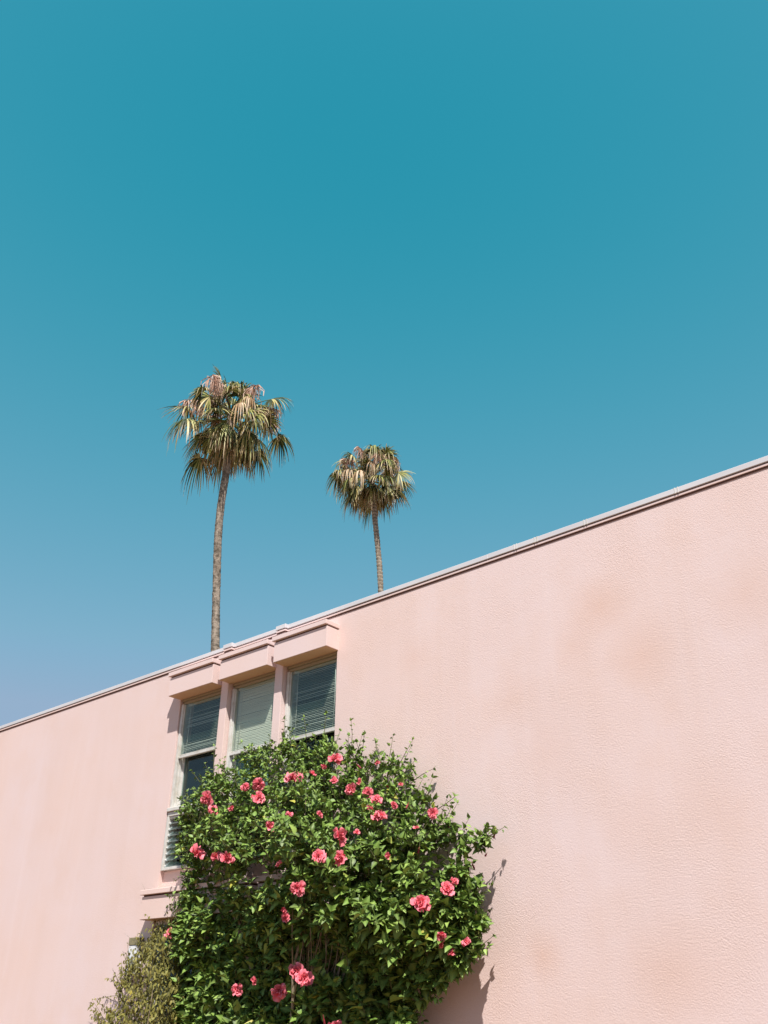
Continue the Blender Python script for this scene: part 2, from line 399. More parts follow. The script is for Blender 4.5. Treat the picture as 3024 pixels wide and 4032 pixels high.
HX = [(-10.355, -9.391), (-9.241, -8.283), (-8.165, -7.210)]
for zs in (5.507, 2.587):
    for (a, c) in HX:
        h = MB(); h.box(a, c, -0.212, 0.02, zs+.003, zs+0.268, 0.003); h.box(a+.02, c-.02, -0.192, 0.02, zs+.268, zs+.289)
        ho = h.build("window_hood", M_SMOOTH, bl)
        l = MB(); l.box(a-0.024, c+0.006, -0.240, 0.02, zs+0.289, zs+0.347, 0.004); l.build("hood_lip", M_SMOOTH, ho)
        g_ = MB(); g_.box(a+.014, c-.014, -0.198, 0.015, zs+.2685, zs+.2885); g_.build("lip_shade_strip", M_SHADE_LINE, ho)  # lip strip is a painted shadow line
        g_ = MB(); g_.box(a+.004, c-.004, -0.208, 0.012, zs, zs+.0028); g_.build("soffit_bounce_skin", M_SOFFIT, ho)

# windows -----------------------------------------------------------
RAIL = [4.655, 4.520, 4.515]
def pane(name, x0, x1, y, z0, z1, mt, par, th=0.004):
    p = MB(); p.box(x0, x1, y, y+th, z0, z1); return p.build(name, mt, par)
for i, (a, c) in enumerate(BAYS):
    a0, c0 = a+.001, c-.001
    zr = RAIL[i]
    fr = MB(); hd = MB(); F0, F1 = 0.020, 0.155
    fr.box(a0+.012, a0+.058, F0, F1, 3.985, 5.435, .003); fr.box(c0-.022, c0-.001, F0, F1, 3.985, 5.435, .003)
    fr.box(a0+.058, c0-.022, F0+.06, F1, 3.985, 3.999)
    hd.box(a0+.012, c0-.001, F0, F1, 5.475, 5.508, .003); hd.box(a0+.012, c0-.001, F0+.02, F1, 5.435, 5.472, .003)     # head
    fr.box(a0+.0585, a0+.072, F0+.05, F1, 3.985, 5.435)                            # sash tracks
    fr.box(c0-.034, c0-.0225, F0+.05, F1, 3.985, 5.435)
    fo = fr.build("window", M_WHITE, bl)
    hd.build("window_head", M_HEAD, fo)
    s = MB(); s.box(a0+.004, c0-.004, -0.018, F1, 3.935, 3.985, .006); s.box(a0+.012, c0-.012, 0.004, F1, 3.875, 3.93, .004)
    s.build("sill", M_WHITE, fo)
    us = MB(); ys = 0.036
    us.box(a0+.060, a0+.078, ys, ys+.03, zr, 5.425); us.box(c0-.036, c0-.0225, ys, ys+.03, zr, 5.425)
    us.box(a0+.0585, c0-.0225, ys-.004, ys+.034, zr, zr+.034, .003)
    us.box(a0+.0585, c0-.0225, ys+.004, ys+.026, zr+.040, zr+.050, .002)
    uo = us.build("upper_sash", M_WHITE, fo)
    pane("pane", a0+.076, c0-.034, ys+.010, zr+.03, 5.43, M_GLASS, uo)
    ls = MB(); yl = 0.112
    ls.box(a0+.073, a0+.10, yl, yl+.03, 3.986, zr+.03); ls.box(c0-.06, c0-.035, yl, yl+.03, 3.986, zr+.03)
    ls.box(a0+.073, c0-.035, yl, yl+.03, 3.986, 4.02)
    lo = ls.build("lower_sash", M_WHITE, fo)
    pane("pane", a0+.098, c0-.058, yl+.012, 4.018, zr+.03, M_GLASS_TEAL if i == 1 else M_GLASS_CLEAR, lo)
    # jalousie section under the sill
    j = MB()
    j.box(a0+.006, a0+.05, 0.0, 0.15, 3.19, 3.874, .003); j.box(c0-.05, c0-.006, 0.0, 0.15, 3.19, 3.874, .003)
    j.box(a0+.0505, c0-.0505, 0.0, 0.15, 3.19, 3.225, .003); j.box(a0+.0505, c0-.0505, 0.02, 0.15, 3.845, 3.874, .003)
    j.box(a0+.0505, a0+.058, 0.10, 0.15, 3.226, 3.844)
    jo = j.build("louvre_window", M_WHITE, bl)
    blades = MB(); clips = [MB(), MB()]
    for k in range(8):
        zc = 3.262 + k*0.0775; th = math.radians(38); L = 0.105
        d = np.array([0, -math.cos(th), -math.sin(th)]); nrm = np.array([0, math.sin(th)*-1, math.cos(th)])
        c_ = np.array([0, 0.055, zc]); ps = []
        for x in (a0+.058, c0-.058):
            for e in (-.5, .5):
                for q in (-.003, .003): ps.append(np.array([x, 0, 0])+c_+d*L*e+nrm*q)
        blades.add(ps, [(0, 1, 3, 2), (4, 6, 7, 5), (0, 4, 5, 1), (2, 3, 7, 6), (0, 2, 6, 4), (1, 5, 7, 3)])
        for ci, x in enumerate((a0+.0505, c0-.066)):
            ps = []
            for xx in (x, x+.0155):
                for e in (-.53, .42):
                    for q in (-.013, .009): ps.append(np.array([xx, 0, 0])+c_+d*L*e+nrm*q)
            clips[ci].add(ps, [(0, 1, 3, 2), (4, 6, 7, 5), (0, 4, 5, 1), (2, 3, 7, 6), (0, 2, 6, 4), (1, 5, 7, 3)])
    blades.build("louvre_blades", M_JAL, jo); [q.build("blade_clips", M_COPING, jo) for q in clips]
    # lower storey window under the lower hood
    lw = MB()
    lw.box(a0+.012, a0+.058, F0, F1, 0.76, 2.535, .003); lw.box(c0-.058, c0-.012, F0, F1, 0.76, 2.535, .003)
    lw.box(a0+.012, c0-.012, F0, F1, 2.535, 2.596, .003); lw.box(a0+.004, c0-.004, -.018, F1, 0.702, 0.76, .004)
    lw.box(a0+.0585, c0-.0585, .02, .06, 1.66, 1.70, .003)
    lo = lw.build("window", M_WHITE, bl); pane("pane", a0+.058, c0-.058, .036, 0.76, 2.535, M_GLASS, lo)
    # venetian blind
    B = empty("venetian_blind", ((a+c)/2, 0.09, zr))
    tag(B, ["half open venetian blind behind the leftmost upper window, ending at its high sash rail",
            "closed pale venetian blind hanging in the middle upper window",
            "open slatted venetian blind with two hanging cords in the rightmost upper window"][i], "blind", "blinds in the upper windows")
    tilt = [math.radians(33), math.radians(72), math.radians(34)][i]
    yb = 0.092; sl_ = MB(); zz = 5.40; k = 0
    rs = random.Random(40+i)
    while zz > zr+.035:
        tl = tilt + rs.gauss(0, .03) + (rs.choice((-.06, -.08, 0, .30)) if i == 0 else 0) + (rs.choice((-.08, -.08, 0, .10, .24)) if i == 2 else 0)
        hw = 0.0125; dz = rs.gauss(0, .0009); sag = rs.gauss(0, .0012)
        ps = []
        sk = rs.gauss(0, .0013)
        for x, o_ in ((a0+.088, sk), ((a+c)/2, sag), (c0-.045, -sk)):
            for e, cam_ in ((-1, 0), (0, .0018), (1, 0)):
                ps.append((x, yb+e*hw*math.cos(tl)+cam_*-math.sin(tl), zz+dz+o_+e*hw*math.sin(tl)+cam_*math.cos(tl)))
        sl_.add(ps, [(0, 3, 4, 1), (1, 4, 5, 2), (3, 6, 7, 4), (4, 7, 8, 5)])
        zz -= 0.0213; k += 1
    sl_.build("slats", M_SLAT2 if i == 1 else M_SLAT, B, True)
    r_ = MB(); r_.box(a0+.086, c0-.043, yb-.014, yb+.014, 5.405, 5.44, .003); r_.build("head_rail", M_SLAT, B)
    r_ = MB(); r_.box(a0+.088, c0-.045, yb-.012, yb+.012, zr+.012, zr+.026, .003); r_.build("bottom_rail", M_SLAT, B)
    wv = MB(); xw = a0+.17
    wv.tube([(xw, yb-.022, 5.40), (xw+.004, yb-.024, 5.0), (xw-.002, yb-.022, zr+.06)], .0035, 6); wv.build("wand", M_CORD, B, True)
    if i == 2:
        wv = MB(); xw = c0-.085
        wv.tube([(xw, yb-.021, 5.40), (xw+.003, yb-.022, 4.95), (xw-.02, yb-.022, zr+.06)], .004, 6); wv.build("pull_cord", M_CORD, B, True)

# small wall box low on the left
bx = empty("meter_box", (-10.57, 0, 2.0))
tag(bx, "small white wall box with a weathered olive lid on the pink wall", "wall box")
q_ = MB(); q_.box(-10.668, -10.50, -0.10, -0.001, 1.98, 2.312, .006); q_.build("box_body", M_BOX, bx)
q_ = MB(); q_.box(-10.676, -10.492, -0.106, -0.001, 2.313, 2.402, .004); q_.build("box_lid", M_LID, bx)

# ------------------------------------------------------------------ foliage helpers
def unit(v): return v/(np.linalg.norm(v, axis=-1, keepdims=True)+1e-9)
def leaf_template(wr, fold, droop):
    ts = [0.0, 0.16, 0.42, 0.70, 1.0]; ws = [0.0, 0.82, 1.0, 0.55, 0.0]
    v = []; mk = []
    for tt, ww in zip(ts, ws):
        z = -droop*tt*tt
        if ww == 0: v.append((tt, 0, z)); mk.append(1)
        else:
            hw = ww*wr
            v += [(tt, -hw, z+fold*hw), (tt, 0, z), (tt, hw, z+fold*hw)]; mk += [0, 1, 0]
    f = [(0, 1, 2), (0, 2, 3), (1, 4, 5, 2), (2, 5, 6, 3), (4, 7, 8, 5), (5, 8, 9, 6), (7, 10, 8), (8, 10, 9)]
    return np.array(v), f, np.array(mk, float)
def build_leaves(name, mat_, parent, pos, axis, normal, length, wr=(0.30, 0.36), fold=(0.15, 0.7), droop=(0.05, 0.45)):
    N = len(pos); x = unit(axis); z = unit(normal - x*np.sum(normal*x, 1)[:, None]); y = np.cross(z, x)
    V = []; Fs = []; A = []
    tv, tf, mk = leaf_template(1, 0, 0)
    W_ = rng.uniform(*wr, N); Fo = rng.uniform(*fold, N); Dr = rng.uniform(*droop, N)
    lx = tv[:, 0][None, :].repeat(N, 0); ly = tv[:, 1][None, :]*W_[:, None]
    lz = np.abs(ly)*Fo[:, None]-Dr[:, None]*lx**2 + rng.normal(0, .02, lx.shape)
    P = pos[:, None, :] + length[:, None, None]*(lx[..., None]*x[:, None, :]+ly[..., None]*y[:, None, :]+lz[..., None]*z[:, None, :])
    P = P.reshape(-1, 3)
    nv = len(tv); faces = [tuple(i*nv+k for k in q) for i in range(N) for q in tf]
    return obj(name, P, faces, mat_, parent, True, np.tile(mk, N))
def poly_info(poly, pts):
    P = np.array(poly, float); Q = np.roll(P, -1, 0); x, y = pts[:, 0:1], pts[:, 1:2]
    cond = ((P[:, 1] > y) != (Q[:, 1] > y)) & (x < (Q[:, 0]-P[:, 0])*(y-P[:, 1])/(Q[:, 1]-P[:, 1]+1e-12)+P[:, 0])
    ins = cond.sum(1) % 2 == 1
    d = Q-P; t_ = np.clip(((x-P[:, 0])*d[:, 0]+(y-P[:, 1])*d[:, 1])/(d**2).sum(1), 0, 1)
    dist = np.sqrt((x-P[:, 0]-t_*d[:, 0])**2+(y-P[:, 1]-t_*d[:, 1])**2)
    k = dist.argmin(1); i = np.arange(len(pts)); cp = np.stack([P[k, 0]+t_[i, k]*d[k, 0], P[k, 1]+t_[i, k]*d[k, 1]], 1)
    return ins, dist.min(1), cp
def place(px, py, depth):                          # depth: metres out from the wall
    return np.array([at_y2(a, b_, -d_) for a, b_, d_ in zip(px, py, depth)])
SUNV = np.array(sd); TOCAM = None

# ------------------------------------------------------------------ hibiscus
BUSH = [(392, 1760), (412, 1715), (435, 1690), (470, 1668), (520, 1640), (545, 1618), (600, 1606), (650, 1602), (700, 1608), (722, 1600), (742, 1610), (775, 1628),
        (800, 1650), (830, 1640), (850, 1615), (880, 1625), (893, 1660), (900, 1695), (935, 1725), (958, 1745), (965, 1785), (1000, 1795), (1045, 1800), (1048, 1830), (1005, 1845),
        (1000, 1880), (1020, 1910), (1035, 1960), (1030, 2010), (1035, 2050), (1000, 2090), (950, 2125), (915, 2160), (885, 2212), (870, 2330),
        (400, 2330), (390, 2212), (385, 2100), (375, 2040), (385, 1985), (400, 1950), (395, 1915), (415, 1880), (395, 1850), (392, 1800)]
BUSH = [(x-12 if x > 790 and y < 2000 and x < 1000 else x, y+(10 if x > 790 and y < 1800 else 0)) for x, y in BUSH]
bush = empty("hibiscus_bush", (-7.4, -0.6, 0))
tag(bush, "tall green hibiscus bush with pink double flowers against the pink wall", "bush")
N0 = 3600
pts = np.stack([rng.uniform(370, 1080, N0*3), rng.uniform(1560, 2330, N0*3)], 1)
ins, dist, cp = poly_info(BUSH, pts)
pts, dist, cp = pts[ins], dist[ins], cp[ins]
def hdepth(px, py, dist):
    h = 0.10 + 0.95*np.clip(dist/210.0, 0, 1)**0.8
    left = np.interp(py*0+px, [560, 760], [1, 0])
    prof = np.interp(py, [1600, 1720, 1850, 1950, 2060, 2212], [0.9, 1.35, 1.40, 0.75, 0.45, 0.45])
    flat = np.interp(py, [1600, 1760, 2000, 2212], [0.8, 1.05, 0.85, 0.6])
    h *= np.interp(px, [380, 500, 700, 900, 1050], [0.75, 0.95, 1.0, 0.85, 0.45])*(left*prof+(1-left)*flat)
    return h
h = hdepth(pts[:, 0], pts[:, 1], dist)
def dbase(px, py):
    return np.interp(py, [1600, 1750, 1880, 2200], [.06, .13, .24, .36])*np.interp(px, [400, 800, 1000], [.5, .7, 1.0])
# leafy lobes at the branch ends with dark pits between them
pits = [(490, 2110, 120, 100, .85), (640, 2150, 130, 80, .7), (560, 2010, 90, 55, .7), (570, 1860, 60, 70, .7), (905, 1820, 45, 55, .5), (760, 1900, 70, 40, .3), (520, 1790, 60, 35, .3),
        (840, 2170, 90, 60, .4), (930, 2080, 40, 40, .3), (455, 1915, 45, 40, .5), (960, 1860, 45, 40, .5), (700, 2060, 60, 40, .35), (740, 1740, 40, 40, .25)]
lob = []
for q in rng.permutation(len(pts)):
    p = pts[q]
    if any(np.hypot(*(p-l[0])) < np.interp(p[1], [1600, 2200], [30, 40]) for l in lob): continue
    pr = 0.0
    for (x_, y_, rx_, ry_, w_) in pits:
        if ((p[0]-x_)/rx_)**2+((p[1]-y_)/ry_)**2 < 1: pr = max(pr, w_)
    lob.append((p, rng.uniform(.62, 1.12), rng.uniform() < pr))
LC = np.array([l[0] for l in lob]); LB = np.array([l[1] for l in lob]); LX = np.array([l[2] for l in lob])
dl = np.linalg.norm(pts[:, None, :]-LC[None], axis=2); kl = dl.argmin(1); rl = np.interp(pts[:, 1], [1600, 2200], [25, 33])
nl_ = 1-(dl.min(1)/rl)**2
front = (nl_ > 0) & ~LX[kl]
r1 = rng.uniform(0, 1, len(pts))
u = np.where(front, LB[kl]*(.35+.65*np.sqrt(np.clip(nl_, 0, 1)))*rng.beta(3.5, 1.0, len(pts)), rng.uniform(0, .30, len(pts)))
stray = (~front) & (rng.uniform(0, 1, len(pts)) < .05)
u = np.where(stray, rng.uniform(.5, .95, len(pts)), u)
keep = np.where(front, r1 < .62, r1 < .46)
keep &= ~((pts[:, 0] > 815) & (pts[:, 1] < 1790) & (r1 > .33)) & ~((pts[:, 0] > 900) & (pts[:, 1] > 1850) & (r1 > .42))
for hx, hy, hr, hp in [(555, 1905, 40, .8), (600, 1885, 28, .6), (455, 1900, 30, .5), (930, 1870, 40, .5), (965, 1850, 34, .5), (880, 2120, 45, .5)]:      # gaps through to the wall
    keep &= ~((np.hypot(pts[:, 0]-hx, pts[:, 1]-hy) < hr) & (rng.uniform(0, 1, len(pts)) < hp))
pts, dist, cp, h, u = pts[keep], dist[keep], cp[keep], h[keep], u[keep]
dep = dbase(pts[:, 0], pts[:, 1]) + h*u
C0 = place(pts[:, 0], pts[:, 1], dep)
out2 = cp-pts; out2 /= np.linalg.norm(out2, axis=1)[:, None]+1e-6
edge = np.clip(1-dist/70.0, 0, 1)[:, None]
e2 = place(cp[:, 0]+out2[:, 0]*6, cp[:, 1]+out2[:, 1]*6, dep)
radial = unit(e2-C0)*edge
SD = unit(radial*0.9 + np.array([0.15, -0.75, 0.0])*(u[:, None]**2)*0.9 + np.array([0, 0, 0.55]) + rng.normal(0, .42, C0.shape))
nS = len(C0); print("sprigs", nS)
LP, LA, LN, LL = [], [], [], []
tw = MB()
szz = np.interp(C0[:, 2], [1.0, 2.2, 3.2, 4.4], [0.175, 0.155, 0.108, 0.086])
def sprig(c0, sdir, L, nl, size, tip=True, dark_=False):
    side = unit(np.cross(sdir, rng.normal(0, 1, 3)))
    bend = rng.normal(0, .12, 3)+np.array([0, 0, .05])
    ks = np.linspace(0, 1, 4); path = [c0+sdir*L*k+bend*L*k*k for k in ks]
    tw.tube(path, np.array([.0042, .0036, .0028, .0018])*(1.0 if L < .25 else 1.3), 4)
    for k in range(nl):
        tt = (k+.6)/nl; p = c0+sdir*L*tt+bend*L*tt*tt
        ang = k*2.4+rng.uniform(-.4, .4)
        b2 = np.cross(sdir, side); rad = side*math.cos(ang)+b2*math.sin(ang)
        ax = unit(rad*1.0+sdir*rng.uniform(.2, .9)+np.array([0, 0, rng.uniform(-.45, .15)]))
        nr = unit(SUNV*1.15+rng.normal(0, .30, 3)+sdir*.1) if rng.uniform() < (.30 if c0[0] < -7.6 else .46) else unit(np.array([.0, -.12, .95])+rng.normal(0, .42, 3))
        LP.append(p+ax*.012); LA.append(ax); LN.append(nr); LL.append(size*rng.uniform(.55, 1.15)*(1-.35*tt))
    if tip:
        for k in range(3):
            ax = unit(sdir+rng.normal(0, .55, 3)); LP.append(path[-1]); LA.append(ax); LN.append(unit(SUNV+np.array([0, 0, .3])+rng.normal(0, .5, 3))); LL.append(size*rng.uniform(.45, .75))
for c0, s_, z_ in zip(C0, SD, szz):
    L = rng.uniform(.10, .22); sprig(c0-s_*L*.6, s_, L, int(rng.integers(3, 6)), z_)
# long shoots standing proud of the outline (base px, tip px, depth)
for (x0, y0, x1, y1, d0) in [(462, 1700, 458, 1622, .22), (480, 1690, 482, 1655, .18), (715, 1640, 737, 1572, .16), (760, 1650, 786, 1604, .2), (838, 1660, 846, 1597, .14), (855, 1665, 890, 1600, .14),
                             (880, 1700, 920, 1652, .12), (900, 1720, 925, 1700, .12), (958, 1775, 985, 1738, .08), (1020, 1820, 1076, 1806, .2), (1030, 1815, 1060, 1830, .2), (1010, 1890, 1022, 1865, .16),
                             (1025, 1940, 1058, 1918, .17), (1030, 1970, 1053, 1972, .17), (1020, 2060, 1052, 2030, .18), (440, 1700, 415, 1668, .2), (410, 1770, 385, 1760, .2), (640, 1630, 615, 1606, .25),
                             (400, 1955, 362, 1962, .2), (410, 1885, 375, 1900, .16), (560, 1640, 575, 1618, .22)]:
    p0 = at_y2(x0, y0, -d0); p1 = at_y2(x1, y1, -d0); L = np.linalg.norm(p1-p0)
    sprig(p0, (p1-p0)/L, L, max(5, int(L/.035)), .065)
rim = np.where((dist < 16) & (u > .0))[0]; rim = rim[rng.permutation(len(rim))[:95]]
for j in rim:
    o_ = e2[j]-C0[j]; L = rng.uniform(.14, .34)*(.6 if pts[j][0] > 960 else 1.0); sprig(C0[j], unit(unit(o_)*.8+np.array([0, -.1, .65])+rng.normal(0, .3, 3)), L, int(L/.034), rng.uniform(.06, .085))
LP, LA, LN, LL = map(np.array, (LP, LA, LN, LL))
ok = LP[:, 1]+LA[:, 1]*LL < -0.012
build_leaves("foliage", M_LEAF, bush, LP[ok], LA[ok], LN[ok], LL[ok])
print("leaves", ok.sum())
tw.build("twigs", M_SHOOT, bush, True)
# stems from the ground
for k in range(9):
    bxp = np.array([-7.6+rng.normal(0, .35), -.30+rng.normal(0, .06), 0.0])
    tgt = C0[rng.integers(0, nS)]
    while tgt[2] < 2.2: tgt = C0[rng.integers(0, nS)]
    tgt = tgt*np.array([1, .55, 1])
    mid = bxp*.45+tgt*.55+np.array([rng.normal(0, .12), rng.normal(0, .06), .15])
    ks = np.linspace(0, 1, 12)[:, None]; path = (1-ks)**2*bxp+2*ks*(1-ks)*mid+ks**2*tgt
    path[1:-1] += rng.normal(0, .012, (10, 3)); st = MB(); st.tube(path, np.linspace(.028, .006, 12), 7)
    near = np.argsort(np.linalg.norm(C0-tgt, axis=1))[:60:4]
    for j in near:
        i0 = int(rng.integers(5, 11)); a_ = path[i0]; b_ = C0[j]-SD[j]*.1
        mm = (a_+b_)/2+np.array([0, 0, -.05])+rng.normal(0, .03, 3); kk = np.linspace(0, 1, 6)[:, None]
        st.tube((1-kk)**2*a_+2*kk*(1-kk)*mm+kk**2*b_, np.linspace(.009, .003, 6), 5)
    st.build("stem", M_TWIG, bush, True)

def flower(pxy, r_px, face_jit=.5, squash=1.0, dep_=None):
    px, py = pxy
    _, dd, _ = poly_info(BUSH, np.array([[px, py]], float))
    inside, _, _ = poly_info(BUSH, np.array([[px, py]], float))
    d_ = .02 + dbase(px, py) + hdepth(np.array([px]), np.array([py]), dd)[0]*.92+.06 if inside[0] else .22
    if dep_: d_ = dep_
    c = at_y2(px, py, -d_); R_ = r_px*K/FOC*np.linalg.norm(c-CAM)
    tc = unit(CAM-c); nrm = unit(tc*.7+SUNV*.6+rng.normal(0, face_jit, 3))
    s1 = unit(np.cross(nrm, np.array([.2, .1, 1.0]))); s2 = np.cross(nrm, s1)
    fm = MB()
    layers = [(4, 1.0, .7), (5, .8, 1.0)] if r_px < 10 and rng.uniform() < .6 else [(7, 1.08, .1), (8, .9, .45), (7, .7, .85), (6, .5, 1.2)]
    for li, (npet, rr, cup) in enumerate(layers):
        off = rng.uniform(0, 6.28)
        for k in range(npet):
            ang = off+2*math.pi*k/npet+rng.normal(0, .16); Lr = R_*rr*rng.uniform(.62, 1.22); wd = Lr*rng.uniform(.34, .60)
            rd = s1*math.cos(ang)+s2*math.sin(ang)*squash; sdv = unit(np.cross(nrm, rd)); tl = cup*rng.uniform(.4, 1.5)+rng.normal(0, .15)
            dirp = unit(rd*math.cos(tl)+nrm*math.sin(tl)); up = unit(np.cross(dirp, sdv)); ph = rng.uniform(0, 6.28)
            vs, mk = [], []
            for tt, ww in ((.04, .12), (.4, .62), (.75, 1.0), (1.0, .72)):
                for e in (-1, -.5, 0, .5, 1):
                    ruff = math.sin(e*5.2+ph)*.24*tt*Lr
                    vs.append(c+nrm*R_*.05*li+dirp*Lr*(tt-.06*abs(e)*tt)+sdv*wd*ww*e+up*(ruff+.10*Lr*tt*tt-.12*Lr*e*e*tt)); mk.append(tt*.95)
            q = [(i*5+j, i*5+j+1, (i+1)*5+j+1, (i+1)*5+j) for i in range(3) for j in range(4)]
            fm.add(vs, q, mk)
    fm.build("flower", M_PETAL, bush, True, True)
FL = [(447, 1726, 13), (460, 1752, 12), (531, 1700, 10), (558, 1694, 13), (559, 1724, 14), (583, 1785, 12), (634, 1682, 17), (675, 1672, 9), (724, 1641, 13), (721, 1686, 8), (758, 1706, 12),
      (795, 1712, 10), (813, 1728, 11), (801, 1747, 9), (821, 1766, 16), (866, 1697, 9), (815, 1650, 8), (733, 1808, 18), (687, 1852, 15), (733, 1854, 13), (426, 1843, 15), (472, 1852, 14), (491, 1853, 13),
      (603, 1868, 9), (643, 1919, 14), (611, 1967, 9), (617, 1982, 9), (908, 1952, 17), (966, 1922, 15), (981, 1905, 10), (934, 1757, 11), (952, 2022, 12), (955, 2042, 9), (1007, 2037, 10), (640, 2100, 16), (657, 2114, 15),
      (602, 2140, 15), (700, 1655, 7), (775, 1690, 8), (850, 1740, 8), (900, 1790, 8), (625, 1760, 8), (500, 1745, 7), (690, 1760, 7), (770, 1800, 8), (840, 1850, 8), (369, 2018, 12), (511, 2138, 11), (551, 2120, 9), (724, 2216, 12), (975, 2058, 8)]
for (x, y, r) in FL: flower((x, y), r*1.0, .5, rng.uniform(.55, 1.0))
for (x, y, d_) in [(1022, 1870, .16), (1050, 1846, .2), (880, 1740, .55), (1040, 1890, .16), (670, 1665, .5), (965, 1780, .12), (905, 1835, .45), (395, 1932, .18), (838, 1700, .4), (775, 1655, .25), (1068, 1802, .2), (700, 2205, .9)]:
    c = at_y2(x, y, -d_); d = unit(np.array([.3, -.3, -.6])+rng.normal(0, .3, 3)); mb_ = MB()
    mb_.tube([c-d*.05, c-d*.03, c-d*.005, c+d*.03, c+d*.05], [.002, .003, .008, .010, .002], 7); mb_.build("bud", M_BUD, bush, True)

# ------------------------------------------------------------------ olive shrub at the lower left
SHR = [(392, 1975), (372, 1990), (355, 2000), (330, 2015), (318, 2030), (303, 2062), (284, 2072), (270, 2108), (256, 2140), (258, 2175), (235, 2190), (215, 2230), (205, 2330), (420, 2330), (410, 2150), (400, 2050)]
shrub = empty("olive_shrub", (-9.6, -.35, 0))
tag(shrub, "sparse olive leaved shrub beside the hibiscus, below the small white wall box", "shrub")
pts = np.stack([rng.uniform(200, 425, 4200), rng.uniform(1960, 2330, 4200)], 1)
ins, dist, cp = poly_info(SHR, pts); pts, dist = pts[ins], dist[ins]
dep = .06+.50*np.clip(dist/70, 0, 1)*rng.beta(1.8, 1, len(pts))+.05
C1 = place(pts[:, 0], pts[:, 1], dep)
LP, LA, LN, LL = [], [], [], []; tw = MB()
def vine(c0, sdir, L, nl, size):
    tw.tube([c0, c0+sdir*L*.5+rng.normal(0, .01, 3), c0+sdir*L], [.003, .0025, .0015], 4)
    for k in range(nl):
        tt = (k+.5)/nl; ax = unit(np.array([0, -.1, -.8])+rng.normal(0, .45, 3)); LP.append(c0+sdir*L*tt+rng.normal(0, .012, 3)); LA.append(ax)
        LN.append(unit(np.array([.45, -.7, .5])+rng.normal(0, .35, 3))); LL.append(size*rng.uniform(.6, 1.25))
for c0 in C1[:1150]: vine(c0, unit(np.array([-.15, -.1, .8])+rng.normal(0, .5, 3)), rng.uniform(.08, .20), int(rng.integers(3, 6)), .054)
ed = np.where(dist < 14)[0][:70]
for j in ed:
    if math.hypot(pts[j][0]-290, pts[j][1]-2045) < 45: continue
    vine(C1[j], unit(np.array([-.5, -.2, .75])+rng.normal(0, .35, 3)), rng.uniform(.2, .42), int(rng.integers(6, 11)), .045)
for (x0, y0, x1, y1, d0, nl) in [(365, 2010, 368, 1925, .14, 16), (385, 1985, 392, 1955, .14, 9), (352, 2015, 350, 1985, .14, 7), (300, 2045, 297, 2015, .12, 7), (255, 2150, 200, 2160, .10, 12), (262, 2125, 230, 2112, .1, 9), (245, 2185, 210, 2165, .1, 9),
                                 (262, 2110, 262, 2075, .1, 8), (225, 2200, 192, 2165, .1, 8), (228, 2210, 196, 2190, .1, 8)]:
    p0 = at_y2(x0, y0, -d0); p1 = at_y2(x1, y1, -d0); L = np.linalg.norm(p1-p0); vine(p0, (p1-p0)/L, L, nl*2, .04)
LP, LA, LN, LL = map(np.array, (LP, LA, LN, LL)); ok = LP[:, 1]+LA[:, 1]*LL < -0.012
build_leaves("foliage", M_OLIVE, shrub, LP[ok], LA[ok], LN[ok], LL[ok], (.20, .27), (.1, .5), (0, .3))
for pth in ([(352, 2010), (330, 1955), (316, 1928), (306, 1908)], [(358, 1990), (348, 1962), (340, 1945), (336, 1925)], [(365, 1980), (370, 1950), (388, 1915), (392, 1895)], [(300, 2040), (285, 2030), (268, 2015)]):
    p = np.array([at_y2(x, y, -.10) for x, y in pth]); tw.tube(p, np.linspace(.0022, .001, len(p)), 4)
tw.build("twigs", M_SHOOT, shrub, True)
for k in range(6):
    b0 = np.array([-9.5+rng.normal(0, .25), -.3+rng.normal(0, .08), 0]); tg = C1[rng.integers(0, len(C1))]
    while tg[2] < 1.5: tg = C1[rng.integers(0, len(C1))]
    kk = np.linspace(0, 1, 9)[:, None]; mid = (b0+tg)/2+np.array([.1, -.05, .3]); st = MB()
    st.tube((1-kk)**2*b0+2*kk*(1-kk)*mid+kk**2*tg, np.linspace(.014, .005, 9), 6); st.build("stem", M_TWIG, shrub, True)

